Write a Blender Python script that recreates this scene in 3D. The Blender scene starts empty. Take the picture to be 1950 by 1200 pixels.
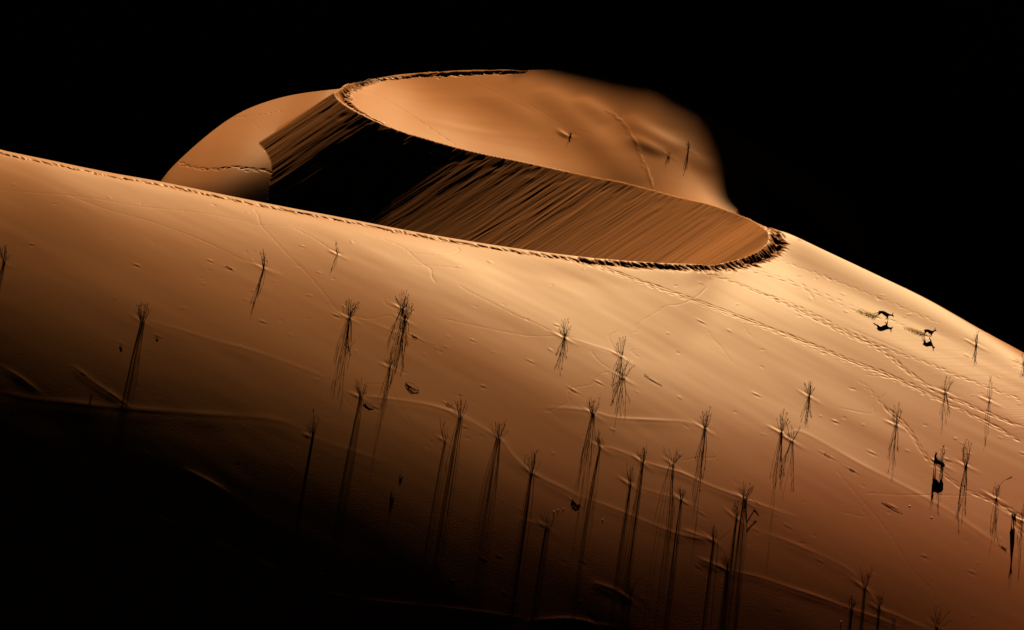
import bpy, bmesh, math, random
import numpy as np
R = math.radians
sc = bpy.context.scene

# ------------------------------------------------------------------ camera, sky, sun, exposure
ALPHA = R(27.0); DIST = 420.0; LENS = 155.0
SUN_E = R(31.0); SUN_A = R(8.5)           # sun elevation, azimuth to the right of straight ahead (+Y)
cam_d = bpy.data.cameras.new('camera'); cam = bpy.data.objects.new('camera', cam_d)
sc.collection.objects.link(cam); sc.camera = cam
CAM = np.array([0.0, -DIST*math.cos(ALPHA), DIST*math.sin(ALPHA)])
cam.location = CAM; cam.rotation_euler = (math.pi/2-ALPHA, 0, 0)
cam_d.lens = LENS; cam_d.sensor_width = 36; cam_d.clip_start = 1; cam_d.clip_end = 20000
w = bpy.data.worlds.new('World'); sc.world = w; w.use_nodes = True
nt = w.node_tree; bg = nt.nodes['Background']
sky = nt.nodes.new('ShaderNodeTexSky'); sky.sky_type = 'NISHITA'; sky.sun_disc = False
sky.sun_elevation = SUN_E; sky.sun_rotation = SUN_A
nt.links.new(sky.outputs[0], bg.inputs[0]); bg.inputs[1].default_value = 0.0007
sd = bpy.data.lights.new('sun', 'SUN'); so = bpy.data.objects.new('sun', sd); sc.collection.objects.link(so)
sd.energy = 5.0; sd.angle = R(0.53); sd.color = (1.0, 0.9, 0.74)
so.rotation_euler = (math.pi/2-SUN_E, 0, math.pi-SUN_A); so.location = (60, 300, 200)
sc.view_settings.view_transform = 'Standard'; sc.view_settings.look = 'None'
sc.view_settings.exposure = -0.1; sc.view_settings.gamma = 1; sc.view_settings.use_curve_mapping = False
sc.cycles.max_bounces = 2; sc.cycles.diffuse_bounces = 0; sc.cycles.glossy_bounces = 0

LV = np.array([math.sin(SUN_A)*math.cos(SUN_E), math.cos(SUN_A)*math.cos(SUN_E), math.sin(SUN_E)])
TE = math.tan(SUN_E); LH = np.array([math.sin(SUN_A), math.cos(SUN_A)])
FPX = LENS/36*1950
UPV = np.array([0, math.sin(ALPHA), math.cos(ALPHA)]); FWD = np.array([0, math.cos(ALPHA), -math.sin(ALPHA)])
def project(x, y, z):
    dy = y-CAM[1]; dz = z-CAM[2]
    d = dy*FWD[1]+dz*FWD[2]; u = dy*UPV[1]+dz*UPV[2]
    return 975+x/d*FPX, 600-u/d*FPX
def ray(px, py):
    a = (px-975)/FPX; b = (600-py)/FPX
    return np.array([a, FWD[1]+b*UPV[1], FWD[2]+b*UPV[2]])
def unproj(px, py, z):
    d = ray(px, py); t = (z-CAM[2])/d[2]
    return CAM+d*t

# ------------------------------------------------------------------ helpers for shape
def dens(pts, step):
    """dense smooth (Catmull-Rom) polyline through pixel points"""
    P = np.array(pts, float); n = len(P); out = []
    Q = np.vstack([2*P[0]-P[1], P, 2*P[-1]-P[-2]])
    for i in range(n-1):
        p0, p1, p2, p3 = Q[i:i+4]
        m = max(2, int(np.hypot(*(p2-p1)[:2])/step)+1)
        t = np.linspace(0, 1, m, endpoint=False)[:, None]
        out.append(0.5*(2*p1+(p2-p0)*t+(2*p0-5*p1+4*p2-p3)*t**2+(3*p1-p0-3*p2+p3)*t**3))
    out.append(P[-1:]); return np.vstack(out)
def sstep(a, b, x):
    t = np.clip((x-a)/(b-a), 0, 1); return t*t*(3-2*t)
class Noise:
    def __init__(s, seed, n=256):
        s.n = n; s.g = np.random.RandomState(seed).rand(n, n)*2-1
    def __call__(s, x, y):
        xi = np.floor(x); yi = np.floor(y); fx = x-xi; fy = y-yi
        fx = fx*fx*(3-2*fx); fy = fy*fy*(3-2*fy)
        xi = xi.astype(np.int64) % s.n; yi = yi.astype(np.int64) % s.n; x1 = (xi+1) % s.n; y1 = (yi+1) % s.n
        g = s.g
        return (g[yi, xi]*(1-fx)+g[yi, x1]*fx)*(1-fy)+(g[y1, xi]*(1-fx)+g[y1, x1]*fx)*fy

# ------------------------------------------------------------------ the grid (fine where the photo looks, coarse outside)
STEP = 0.085
def axis(lo, hi, outlo, outhi):
    a = list(np.arange(lo, hi, STEP)); s = STEP; x = a[-1]
    while x < outhi: s *= 1.12; x += s; a.append(x)
    s = STEP; x = lo; pre = []
    while x > outlo: s *= 1.12; x -= s; pre.append(x)
    return np.array(pre[::-1]+a)
GX = axis(-58, 58, -420, 420); GY = axis(-74, 92, -330, 420)
NX, NY = len(GX), len(GY)
def col(x): return np.interp(GX, x[0], x[1])

# ------------------------------------------------------------------ target steepness, tabulated over the picture of the dune
# rows: photo tone (0..255) that the slope should give under the sun -> slope toward the light
TAB = {
 0:   [(285,205),(350,160),(420,125),(500,85),(580,50),(650,28),(720,12),(780,0),(1200,-25)],
 195: [(330,215),(400,175),(480,135),(560,95),(640,60),(720,38),(790,18),(870,4),(1200,-18)],
 390: [(365,225),(440,190),(520,150),(600,110),(690,70),(780,38),(860,18),(960,3),(1200,-10)],
 585: [(405,230),(470,200),(550,165),(640,120),(730,80),(820,42),(900,22),(1000,8),(1200,-4)],
 780: [(440,235),(500,213),(580,183),(670,145),(750,112),(830,72),(900,45),(980,25),(1060,10),(1200,0)],
 975: [(472,240),(540,218),(620,192),(720,158),(800,125),(870,88),(950,55),(1030,28),(1100,12),(1200,3)],
 1170:[(496,240),(560,224),(650,203),(750,172),(840,138),(910,105),(980,72),(1060,45),(1130,22),(1200,12)],
 1365:[(505,240),(580,227),(680,208),(780,182),(870,150),(950,118),(1020,82),(1090,52),(1150,32),(1200,24)],
 1560:[(470,240),(600,221),(700,207),(800,188),(890,160),(980,125),(1060,92),(1120,66),(1200,40)],
 1755:[(570,238),(650,219),(750,202),(850,178),(950,148),(1050,114),(1120,88),(1200,58)],
 1950:[(672,236),(750,214),(850,190),(950,160),(1050,130),(1130,102),(1200,78)]}
# how bright the sand material comes out for a slope (s along the light, g across it) seen from the camera; inverted into a table
SAND_D = (0.62, 0.19, 0.052); SAND_G = (0.85, 0.69, 0.43); SAND_R = 0.45; SAND_F = 0.056
def tone_of(s, g, vx):
    al = SAND_R**2; sa, ca = math.sin(SUN_A), math.cos(SUN_A)
    gx, gy = s*sa+g*ca, s*ca-g*sa
    n = np.stack([-gx, -gy, np.ones_like(gx)], -1); n /= np.linalg.norm(n, axis=-1, keepdims=True)
    v = np.array([-vx, -math.cos(ALPHA), math.sin(ALPHA)]); v /= np.linalg.norm(v); h = v+LV; h /= np.linalg.norm(h)
    nl = np.maximum(n@LV, 0); nv = np.maximum(n@v, .02); nh = np.clip(n@h, 0, 1)
    c2 = nh*nh; D = al*al/(math.pi*(c2*(al*al-1)+1)**2)
    def lam(c): c = np.clip(c, .01, 1); return (-1+np.sqrt(1+al*al*(1-c*c)/(c*c)))/2
    G = 1/(1+lam(nl)+lam(nv))
    E = sd.energy*2**sc.view_settings.exposure
    r = E*((1-SAND_F)*SAND_D[0]*nl/math.pi+SAND_F*SAND_G[0]*D*G/(4*nv)*(nl > 0))
    return 255*np.where(r < 1.0, 1.055*np.maximum(r, 1e-9)**(1/2.4)-.055, 1+(r-1)*.45)
_sg = np.linspace(.9*TE+.04, -0.45, 260)[::-1]; _sg = np.linspace(-0.45, TE, 400)
_gg = np.linspace(-.5, .5, 21); _vg = np.linspace(-.12, .12, 5); _tg = np.linspace(0, 300, 151)
INV = np.zeros((5, 21, 151))
for i_, v_ in enumerate(_vg):
    for j_, g_ in enumerate(_gg):
        t_ = tone_of(_sg, np.full_like(_sg, g_), v_); k_ = int(np.argmax(t_)); t_ = t_[k_:]; s_ = _sg[k_:]
        t_ = np.minimum.accumulate(t_); INV[i_, j_] = np.interp(_tg, t_[::-1], s_[::-1])
def tone_slope(T, g, px):
    a = np.clip((g+.5)/.05, 0, 19.999); v = np.clip(((px-975)/FPX+.12)/.06, 0, 3.999); t = np.clip(T/2.0, 0, 149.999)
    i = v.astype(int); j = a.astype(int); k = t.astype(int); fi, fj, fk = v-i, a-j, t-k
    def q(i, j): return INV[i, j, k]*(1-fk)+INV[i, j, k+1]*fk
    r = (q(i, j)*(1-fj)+q(i, j+1)*fj)*(1-fi)+(q(i+1, j)*(1-fj)+q(i+1, j+1)*fj)*fi
    return np.where(T < 0, r-T*.0016, r)
TOPX = np.array([-300,0,100,200,307,423,533,650,783,950,1100,1200,1300,1340,1380,1420,1455,1487,1567,1667,1767,1867,1950,2300.])
TOPY = np.array([215,285,306,327,346,370,392,414,440,468,488,497,502,492,474,453,441,438,475,522,570,627,672,880.])
_pq = np.arange(-400, 2400, 2.0); _tq = np.interp(_pq, TOPX, TOPY)
_k = np.exp(-0.5*(np.arange(-60, 61)/14.0)**2); _k /= _k.sum(); _tq = np.convolve(np.pad(_tq, 60, mode='edge'), _k, mode='valid')
def topy(px): return np.interp(px, _pq, _tq)
_tx = np.array(sorted(TAB)); _ty = np.arange(-60, 1000, 5.0)
_T = np.array([np.interp(_ty, [a-topy(k) for a, b in TAB[k]], [b for a, b in TAB[k]]) for k in _tx])
# densify across with Catmull-Rom so that no crease shows
_xd = np.arange(0, 1951, 15.0); _TD = np.zeros((len(_xd), len(_ty)))
for q, xq in enumerate(_xd):
    f = xq/195.0; i = min(int(f), 9); t = f-i
    A = _T[max(i-1, 0)]; B = _T[i]; C_ = _T[i+1]; D = _T[min(i+2, 10)]
    _TD[q] = 0.5*(2*B+(C_-A)*t+(2*A-5*B+4*C_-D)*t*t+(3*B-A-3*C_+D)*t**3)
def slopeF(px, py):
    fx = np.clip(px/15.0, 0, len(_xd)-1.001); i = fx.astype(int); f = fx-i
    fy = np.clip((py-topy(px)+60)/5, 0, len(_ty)-1.001); j = fy.astype(int); g = fy-j
    T = (_TD[i, j]*(1-g)+_TD[i, j+1]*g)*(1-f)+(_TD[i+1, j]*(1-g)+_TD[i+1, j+1]*g)*f
    T = np.where(T > 0, np.where(T < 130, 130*(np.maximum(T, 0)/130)**1.28, T), T)
    T = T-13*np.exp(-((T-165)/38)**2)
    T = T+42*np.exp(-np.maximum(py-topy(px), 0)/8.0)+26*np.exp(-((px-1410)/65)**2-((py-440)/45)**2)
    return T

# ------------------------------------------------------------------ crest pixel curves
SEG1 = [(-260,215),(-120,252),(0,285),(100,306),(200,327),(307,346),(423,370),(533,392),(650,414),(783,440),(950,468),(1100,488),(1200,497),(1300,503)]
HAIR = [(1300,503),(1367,501),(1433,483),(1460,463),(1463,447),(1453,432),(1433,418),(1400,405)]
SEG2 = [(1400,405),(1350,388),(1293,375),(1217,355),(1100,330),(1000,308),(900,287),(820,265),(750,243),(683,213),(657,198),(642,185),(637,175)]
SEG3 = [(637,175),(647,165),(667,157),(733,145),(817,138),(933,134),(1000,136),(1100,136),(1300,140),(1600,150),(2300,150)]
RIDGE = [(1300,503),(1340,493),(1380,474),(1420,453),(1455,441),(1487,438.5),(1567,475),(1667,522),(1767,570),(1867,627),(1950,672),(2060,735),(2300,880)]

def world_line(pix, zf):
    P = dens(pix, 4); n = len(P); out = []
    for i, (a, b) in enumerate(P):
        out.append(unproj(a, b, zf(a)))
    return np.array(out)
z1 = lambda a: np.interp(a, [-300, 0, 600, 1300], [1.5, 1.0, 0.3, 0.0])
zR = lambda a: np.interp(a, [1300, 1438, 1600, 1950, 2300], [0.0, 0.35, -1.6, -7.0, -13.0])
_zx = np.arange(1000, 2600, 10.0); _zz = np.interp(_zx, [1300, 1487, 1567, 1667, 1767, 1867, 1950, 2300], [0, -.35, -.6, -1.05, -1.65, -2.4, -3.1, -7.5])
_k = np.exp(-0.5*(np.arange(-15, 16)/5.0)**2); _k /= _k.sum(); _zz2 = np.convolve(np.pad(_zz, 15, mode='edge'), _k, mode='valid')
zridge = lambda a: np.interp(a, _zx, np.where(_zx < 1360, np.interp(_zx, [1300, 1360], [0, np.interp(1360, _zx, _zz2)]), _zz2))
W1 = world_line(SEG1, z1)
WR = world_line(RIDGE, zridge)
START = np.vstack([W1, WR[1:]])
START = START[np.argsort(START[:, 0])]
VALLEY = -62.0
# The light falls along LH, so brightness fixes the slope along LH only: march along sun-azimuth lines (u = const)
SA, CA = math.sin(SUN_A), math.cos(SUN_A)
def uu(x, y): return x*CA-y*SA
GU = np.unique(np.round(np.concatenate([uu(GX, -330.0), uu(GX, 0.0), uu(GX, 420.0)]), 1))
GU = np.concatenate([np.arange(-520, -80, 2.0), np.arange(-80, 90, 0.1), np.arange(90, 520, 2.0)])
def start_on_u(line):
    u = uu(line[:, 0], line[:, 1]); u = np.maximum.accumulate(u+np.arange(len(u))*1e-7)
    return u, line[:, 1], line[:, 2]
KER = {k: (lambda g: g/g.sum())(np.exp(-0.5*(np.arange(-3*k, 3*k+1)/k)**2)) for k in (3, 6, 8, 12, 16)}
K60 = np.exp(-0.5*(np.arange(-120, 121)/45.0)**2); K60 /= K60.sum()
def march(yst, zst, slope, toward, ok=None, sm=0, tone=None, fb=1.0):
    """integrate dz/dy along each sun-azimuth line; returns the height on the x,y grid"""
    out = np.full((NY, NX), np.nan); z = zst.copy(); prev = yst.copy(); d = np.zeros(len(GU))
    rng = range(NY-1, -1, -1) if toward else range(NY); GPREV = [np.zeros(len(GU))]
    for j in rng:
        y = GY[j]; m = (y < yst) if toward else (y >= yst)
        if ok is not None: m = m & ok
        dy = np.where(m, (prev-y) if toward else (y-prev), 0)
        if not m.any(): continue
        xs = (GU+prev*SA)/CA
        px, py = project(xs, prev, z)
        if tone is not None:
            s = tone(px, py)
            zc_s = np.convolve(np.pad(z, 120, mode='edge'), K60, mode='valid'); g_ = np.gradient(zc_s, GU)+np.gradient(np.convolve(np.pad(prev, 120, mode='edge'), K60, mode='valid'), GU)*0
            # slope across the light: height change along u at constant distance along the light
            gp = g_ - GPREV[0]*np.gradient(np.convolve(np.pad(prev, 120, mode='edge'), K60, mode='valid'), GU)
            gp = np.clip(gp*fb, -.35, .35)
            s = tone_slope(s, gp, px)
            if slope is not None: s = slope(s, px, py, d, xs, prev)
            GPREV[0] = np.convolve(np.pad(s/CA, 120, mode='edge'), K60, mode='valid')
            s = s/CA
        else: s = slope(px, py, d, xs, prev)/CA
        if sm: s = np.convolve(np.pad(s, 3*sm, mode='edge'), KER[sm], mode='valid')
        d = d+dy
        z = np.where(m, z-dy*s if toward else z+dy*s, z); prev = np.where(m, y, prev)
        xr = (GU+y*SA)/CA
        row = np.interp(GX, xr, z); mm = np.interp(GX, xr, m.astype(float))
        out[j] = np.where(mm > 0.5, row, np.nan)
    return out
su, sy_, sz_ = start_on_u(START)
y0 = np.interp(GU, su, sy_); z0 = np.interp(GU, su, sz_)
_k = np.exp(-0.5*(np.arange(-24, 25)/8.0)**2); _k /= _k.sum(); y0 = np.convolve(np.pad(y0, 24, mode='reflect', reflect_type='odd'), _k, mode='valid'); z0 = np.convolve(np.pad(z0, 24, mode='reflect', reflect_type='odd'), _k, mode='valid')
y0 = np.where(GU < su[0], sy_[0]+(su[0]-GU)*0.25, y0)
z0 = np.where(GU > su[-1], sz_[-1]-(GU-su[-1])*0.2, z0)
WF = march(y0, z0, None, True, sm=16, tone=slopeF, fb=.75)
SILX = [1000,1100,1217,1293,1350,1400,1433,1460,1487,1567,1667,1767,1867,1950,2300]; SILY = [308,330,355,375,388,405,417,427,438,475,522,570,627,672,880]
uL = su[len(W1)-1]
def sBk(px, py, d, x, y):
    k = np.where(px < 1487, sstep(7, 0, py-np.interp(px, SILX, SILY)), 1.0)
    k = np.where(GU < uL-4, 1.0, k)
    return -(0.16*(1-k)+(0.60+0.1*sstep(0, 6, d))*k)
WBk = march(y0, z0, sBk, False, sm=3)
KC = np.exp(-0.5*(np.arange(-9, 10)/3.2)**2); KC /= KC.sum(); KB = np.exp(-0.5*(np.arange(-18, 19)/6.0)**2); KB /= KB.sum()
# broaden the lateral shape with distance from the crest
for j in range(NY):
    row = WF[j]; ok = ~np.isnan(row)
    if ok.sum() < 10: continue
    xg = np.arange(-110, 110, 0.4); r = np.interp(xg, GX[ok], row[ok])
    ys = np.interp(uu(GX, GY[j]), GU, y0); dd = ys-GY[j]
    outr = np.zeros(NX)
    k = np.exp(-0.5*(np.arange(-50, 51)*0.4/7.0)**2); k /= k.sum()
    bl = np.convolve(np.pad(r, 50, mode='reflect', reflect_type='odd'), k, mode='valid')
    wgt = sstep(1.5, 16, dd)*sstep(100, 80, np.abs(GX)) if False else sstep(1.5, 16, dd)*(1-sstep(70, 95, np.abs(GX)))
    v_ = np.interp(GX, xg, bl-r); v_ = np.convolve(np.pad(v_, 18, mode='edge'), KB, mode='valid')
    rs = np.interp(GX, GX[ok], row[ok]); rs = np.convolve(np.pad(rs, 9, mode='reflect', reflect_type='odd'), KC, mode='valid'); wc = sstep(.4, 1.6, dd)
    WF[j] = row*(1-wc)+rs*wc+v_*wgt
WF = np.where(np.isnan(WF), WBk, WF); WF = np.where(np.isnan(WF), -1e3, WF)

def samp(H, x, y):
    fx = np.interp(x, GX, np.arange(NX)); fy = np.interp(y, GY, np.arange(NY))
    i = np.minimum(fx.astype(int), NX-2); j = np.minimum(fy.astype(int), NY-2); a = fx-i; b = fy-j
    return (H[j, i]*(1-a)+H[j, i+1]*a)*(1-b)+(H[j+1, i]*(1-a)+H[j+1, i+1]*a)*b
def raycast(H, P, t0=300.0, t1=640.0, ds=0.35):
    P = np.atleast_2d(np.array(P, float)); a = (P[:, 0]-975)/FPX; b = (600-P[:, 1])/FPX
    D = np.stack([a, FWD[1]+b*UPV[1], FWD[2]+b*UPV[2]], 1)
    lo = np.full(len(P), np.nan); t = t0; prev = None; done = np.zeros(len(P), bool)
    while t < t1:
        q = CAM+D*t; g = q[:, 2]-samp(H, q[:, 0], q[:, 1])
        if prev is not None:
            hit = (~done) & (g <= 0)
            lo[hit] = t-ds*(-g[hit])/(prev[hit]-g[hit]+1e-9); done |= hit
        prev = g; t += ds
    lo = np.where(done, lo, t1)
    q = CAM+D*lo[:, None]; return q

# hairpin crest lies on WF
H_hair = dens(HAIR, 3); Wh = []
for a, b in H_hair:
    # solve on the WF surface, allowing for points just behind the ridge line
    zz = 0.0
    for k in range(12):
        p = unproj(a, b, zz); zn = float(samp(WF, p[0:1], p[1:2])[0]); zz = zz*0.5+max(zn, -6)*0.5
    Wh.append(unproj(a, b, zz))
Wh = np.array(Wh)
# crest 2: integrate its height so that the slip face meets the light as in the photo
PHI = math.atan2(0.2, 0.98); U = np.array([math.cos(PHI), math.sin(PHI)]); NU = np.array([-U[1], U[0]]); KS = 0.613
P2 = dens(SEG2, 3); W2 = [Wh[-1]]
for i in range(1, len(P2)):
    a, b = P2[i]; p0 = W2[-1]
    lit = np.interp(a, [637, 650, 690, 720, 850, 900, 1000, 1100, 1200, 1300, 1400], [.17, .13, .04, -.022, -.012, .026, .08, .14, .22, .33, .42])
    T = TE-lit
    G = np.linalg.solve(np.array([U, LH]), np.array([KS, T]))
    z_ = p0[2]
    for k in range(25):
        p = unproj(a, b, z_); f = p0[2]+G[0]*(p[0]-p0[0])+G[1]*(p[1]-p0[1]); z_ = z_+0.35*(f-z_)
    W2.append(unproj(a, b, z_))
W2 = np.array(W2)
print('hair', Wh[0], Wh[-1], 'nose', W2[-1])
np.set_printoptions(precision=2, suppress=True)
print(W2[::20])
# U surface: from crest 2 backwards, column by column
_r2 = W2[::-1]; u2, yy2, zz2 = start_on_u(_r2); xn = W2[:, 0].min(); xh = Wh[:, 0].max()
y2 = np.interp(GU, u2, yy2)-0.7; z2 = np.interp(GU, u2, zz2); z2 = np.where(GU > u2[-1], z2-(GU-u2[-1])*0.9, z2)
px2 = np.interp(GU, u2, project(_r2[:, 0], _r2[:, 1], _r2[:, 2])[0])
UT = [(637,[(140,237),(200,274)]),(760,[(145,224),(190,240),(225,264),(245,315)]),(900,[(135,217),(190,217),(240,237),(290,277)]),
      (1050,[(140,237),(180,207),(240,207),(320,252)]),(1200,[(160,212),(240,165),(300,140),(360,125)]),(1350,[(200,170),(300,105),(390,70)])]
def table(spec, lo, hi, y_lo, y_hi, sig=55):
    ys = np.arange(y_lo, y_hi, 5.0); ks = [k for k, _ in spec]
    T = np.array([np.interp(ys, [a for a, b in v], [b for a, b in v]) for _, v in spec])
    xs = np.arange(lo, hi, 10.0)
    D = np.array([np.interp(xs, ks, T[:, q]) for q in range(len(ys))]).T
    n = int(sig/10*2.5); g = np.exp(-0.5*(np.arange(-n, n+1)*10/sig)**2); g /= g.sum()
    P = np.pad(D, ((n, n), (0, 0)), mode='edge'); D = sum(P[q:q+len(xs)]*g[q] for q in range(2*n+1))
    P = np.pad(D, ((0, 0), (3, 3)), mode='edge'); D = sum(P[:, q:q+len(ys)] for q in range(7))/7
    def f(px, py):
        fx = np.clip((px-lo)/10, 0, len(xs)-1.001); i = fx.astype(int); u_ = fx-i
        fy = np.clip((py-y_lo)/5, 0, len(ys)-1.001); j = fy.astype(int); g_ = fy-j
        t = (D[i, j]*(1-g_)+D[i, j+1]*g_)*(1-u_)+(D[i+1, j]*(1-g_)+D[i+1, j+1]*g_)*u_
        return t
    return f
slopeU = table(UT, 600, 1500, 100, 420)
def sU(s, px, py, d, x, y):
    ex = 0.85*sstep(1180, 1400, px2)*np.exp(-(d/7)**2)
    s = s-ex
    far = sstep(20, 60, y-np.interp(x, [-20, 0, 10, 20, 40], [85, 67, 60, 53, 48]))
    right = sstep(22, 45, x)
    s = s*(1-far)-far*0.5
    return s*(1-right)-0.6*right
WU = march(y2, z2, sU, False, (GU >= u2[0]-5) & (GU <= u2[-1]+40), sm=12, tone=slopeU, fb=0.0)
_in = W2[3:-6]; _w = samp(np.nan_to_num(WU, nan=-1e3), _in[:, 0], _in[:, 1])-_in[:, 2]; _w = np.where(np.abs(_w) < 2, _w, 0)[::-1]
_w = np.convolve(np.pad(_w, 6, mode='edge'), np.ones(13)/13, mode='valid'); z2 = z2-np.interp(GU, start_on_u(_in[::-1])[0], _w)-.02
WU = march(y2, z2, sU, False, (GU >= u2[0]-5) & (GU <= u2[-1]+40), sm=12, tone=slopeU, fb=0.0)
WU = np.where(np.isnan(WU), -1e3, WU)
P3 = dens([(637,175),(647,165),(667,157),(733,145),(817,138),(933,134),(1000,135),(1050,134),(1100,138),(1160,148),(1220,164),(1280,186),(1335,215),(1390,262),(1430,330)], 4)
W3 = raycast(WU, P3, t0=380.0); W3[0] = W2[-1]; zs3 = np.clip(W3[:, 2], W2[-1][2]-6, W2[-1][2]+9)
zs3[:8] = np.interp(np.arange(8), [0, 8], [zs3[0], zs3[8]]); kk = np.exp(-0.5*(np.arange(-12, 13)/5.0)**2); kk /= kk.sum()
zs3 = np.convolve(np.pad(zs3, 12, mode='reflect', reflect_type='odd'), kk, mode='valid'); zs3[0] = W2[-1][2]
W3 = np.array([unproj(a_, b_, c_) for (a_, b_), c_ in zip(P3, zs3)]); W3x = np.array([[W3[-1][0]+k*4, W3[-1][1]-k*3.0, W3[-1][2]-k*2] for k in range(1, 4)])
print('seg3', W3[::25])
C = np.vstack([W1, Wh[1:], W2[1:], W3[1:], W3x])
# ---- side A (windward) test by columns
Cx = np.concatenate([[-1000], C[:, 0], [C[-1, 0]+3, 1000]]); Cy = np.concatenate([[C[0, 1]+200], C[:, 1], [C[-1, 1]+300, 1000]])
cnt = np.zeros((NY, NX), np.int16)
yy = GY[:, None]
for k in range(len(Cx)-1):
    xa, xb = Cx[k], Cx[k+1]
    if xa == xb: continue
    i0, i1 = np.searchsorted(GX, min(xa, xb)), np.searchsorted(GX, max(xa, xb))
    if i1 <= i0: continue
    g = GX[i0:i1]; yc = Cy[k]+(Cy[k+1]-Cy[k])*(g-xa)/(xb-xa)
    cnt[:, i0:i1] += (yy > yc[None, :]).astype(np.int16)
sideB = (cnt % 2) == 1
XX, YY = np.meshgrid(GX, GY)
# ---- ruled slip face
br = np.vstack([Wh, W2[1:]])
sv = br[:, :2] @ U; vv = br[:, :2] @ NU
k0 = int(np.argmin(vv[:len(Wh)])); sb, vb, zb = sv[k0:], vv[k0:], br[k0:, 2]
k1 = int(np.argmax(vb)); sb, vb, zb = sb[:k1+1], vb[:k1+1], zb[:k1+1]
vm = np.maximum.accumulate(vb)+np.arange(len(vb))*1e-6
S = XX*U[0]+YY*U[1]; V = XX*NU[0]+YY*NU[1]
sc_ = np.interp(V, vm, sb); zc_ = np.interp(V, vm, zb)
ext = np.maximum(V-vm[-1], 0)*0.7+np.maximum(vm[0]-V, 0)*0.9
dist_s = sc_-S
RU = zc_-KS*np.maximum(dist_s, 0)-ext
RU = np.where(dist_s > -1.0, RU, -1e3)
# ---- cone fall behind crest 1 and crest 3
CO = np.full((NY, NX), -1e3)
def cone(line, slope, every):
    L = line[::every]
    if not np.allclose(L[-1], line[-1]): L = np.vstack([L, line[-1:]])
    for k in range(len(L)-1):
        a, b = L[k], L[k+1]
        i0, i1 = np.searchsorted(GX, min(a[0], b[0])-70), np.searchsorted(GX, max(a[0], b[0])+70)
        j0, j1 = np.searchsorted(GY, min(a[1], b[1])-3), np.searchsorted(GY, max(a[1], b[1])+110)
        X = XX[j0:j1, i0:i1]; Y = YY[j0:j1, i0:i1]
        ab = b[:2]-a[:2]; L2 = ab@ab+1e-9
        t = np.clip(((X-a[0])*ab[0]+(Y-a[1])*ab[1])/L2, 0, 1)
        dd = np.hypot(X-a[0]-t*ab[0], Y-a[1]-t*ab[1])
        np.maximum(CO[j0:j1, i0:i1], a[2]+t*(b[2]-a[2])-slope*dd, out=CO[j0:j1, i0:i1])
cone(np.vstack([W1, Wh[1:k0+2]]), 0.74, 18)
cone(np.vstack([W3, W3x]), 0.74, 20)
# ---- mound M at the foot of the nose
MED = [(200,520,-17),(250,430,-13),(285,380,-9.8),(308,343,-8.2),(333,313,-7.2),(383,267,-6.0),(433,228,-5.2),(483,202,-4.6),(550,182,-3.9),(627,171,-2.9),(700,165,-3.2),(760,165,-7)]
MT = [(308,[(343,175),(400,60)]),(383,[(267,205),(330,180),(360,125),(400,20)]),(450,[(215,220),(260,208),(310,178),(345,100),(375,25),(400,0)]),
      (520,[(190,222),(230,214),(280,188),(315,115),(345,25),(370,-10)]),(640,[(170,216),(230,190),(300,60),(340,-20)])]
slopeM = table(MT, 280, 700, 100, 460, 35)
pf = raycast(RU, [(510, 300)], t0=430.0)[0]; moff = 0.5; MD = dens(MED, 4)
for it in range(4):
    WM = np.array([unproj(a_, b_, c_+moff+W2[-1][2]) for a_, b_, c_ in MD]); WM = WM[np.argsort(WM[:, 0])]
    mu, my_, mz_ = start_on_u(WM)
    ym = np.interp(GU, mu, my_); zm = np.interp(GU, mu, mz_)
    zm = np.where(GU < mu[0], mz_[0]-(mu[0]-GU)*0.8, zm); zm = np.where(GU > mu[-1], mz_[-1]-(GU-mu[-1])*0.8, zm)
    M1 = march(ym, zm, None, True, sm=6, tone=slopeM, fb=0.0)
    err = pf[2]-raycast(np.nan_to_num(M1, nan=-1e3), [(510, 300)], t0=430.0)[0][2]; print('M foot error', err, moff, pf, raycast(np.nan_to_num(M1, nan=-1e3), [(510, 300)], t0=430.0)[0], 'edge', WM[::40, 1], WM[::40, 2])
    if abs(err) < .08 or it == 3: break
    moff += max(-3, min(3, err*.8))
M2 = march(ym, zm, lambda px, py, d, x, y: -(0.62+0.2*sstep(0, 3, d)), False)
MM = np.where(np.isnan(M1), M2, M1); MM = np.where(np.isnan(MM), -1e3, MM)

HA = np.maximum(WF, WU)
HB = np.maximum(np.maximum(RU, CO), MM)
H = np.where(sideB, HB, HA)
#@DETAIL
BASE = H.copy()
NXs, NYs = GX.astype(float), GY.astype(float)
WD = np.array([.76, -.65]); WP = np.array([.65, .76])          # wind direction over the dune, and across it
def cast(P): return raycast(BASE, P)
# grazing factor: marks shaped flatter where the sun grazes, to soften their shade
_gx = np.gradient(BASE, GX, axis=1); _gy = np.gradient(BASE, GY, axis=0)
NLF = np.clip((TE-(_gx*SA+_gy*CA))/0.32, .10, 1.0); NLF[sideB] = np.maximum(NLF[sideB], .6); del _gx, _gy
SW = XX*WD[0]+YY*WD[1]; TW = XX*WP[0]+YY*WP[1]
fineA = (np.abs(XX) < 75) & (YY > -100) & (YY < 125)
und = 0.085*Noise(11)(TW/5.5, SW/34)+0.020*Noise(12)(TW/2.3+0.3*Noise(13)(SW/9, TW/9), SW/16)+0.0045*Noise(14)(TW/0.8, SW/6)
und += 0.20*Noise(15)(TW/12, SW/60)
und = und*(0.10+0.95*NLF)
cd = np.abs(YY-np.interp(uu(XX, YY), GU, y0))
H = H+np.where(sideB, 0.35, 1.0)*und*fineA*sstep(0, 5, cd)
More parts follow.
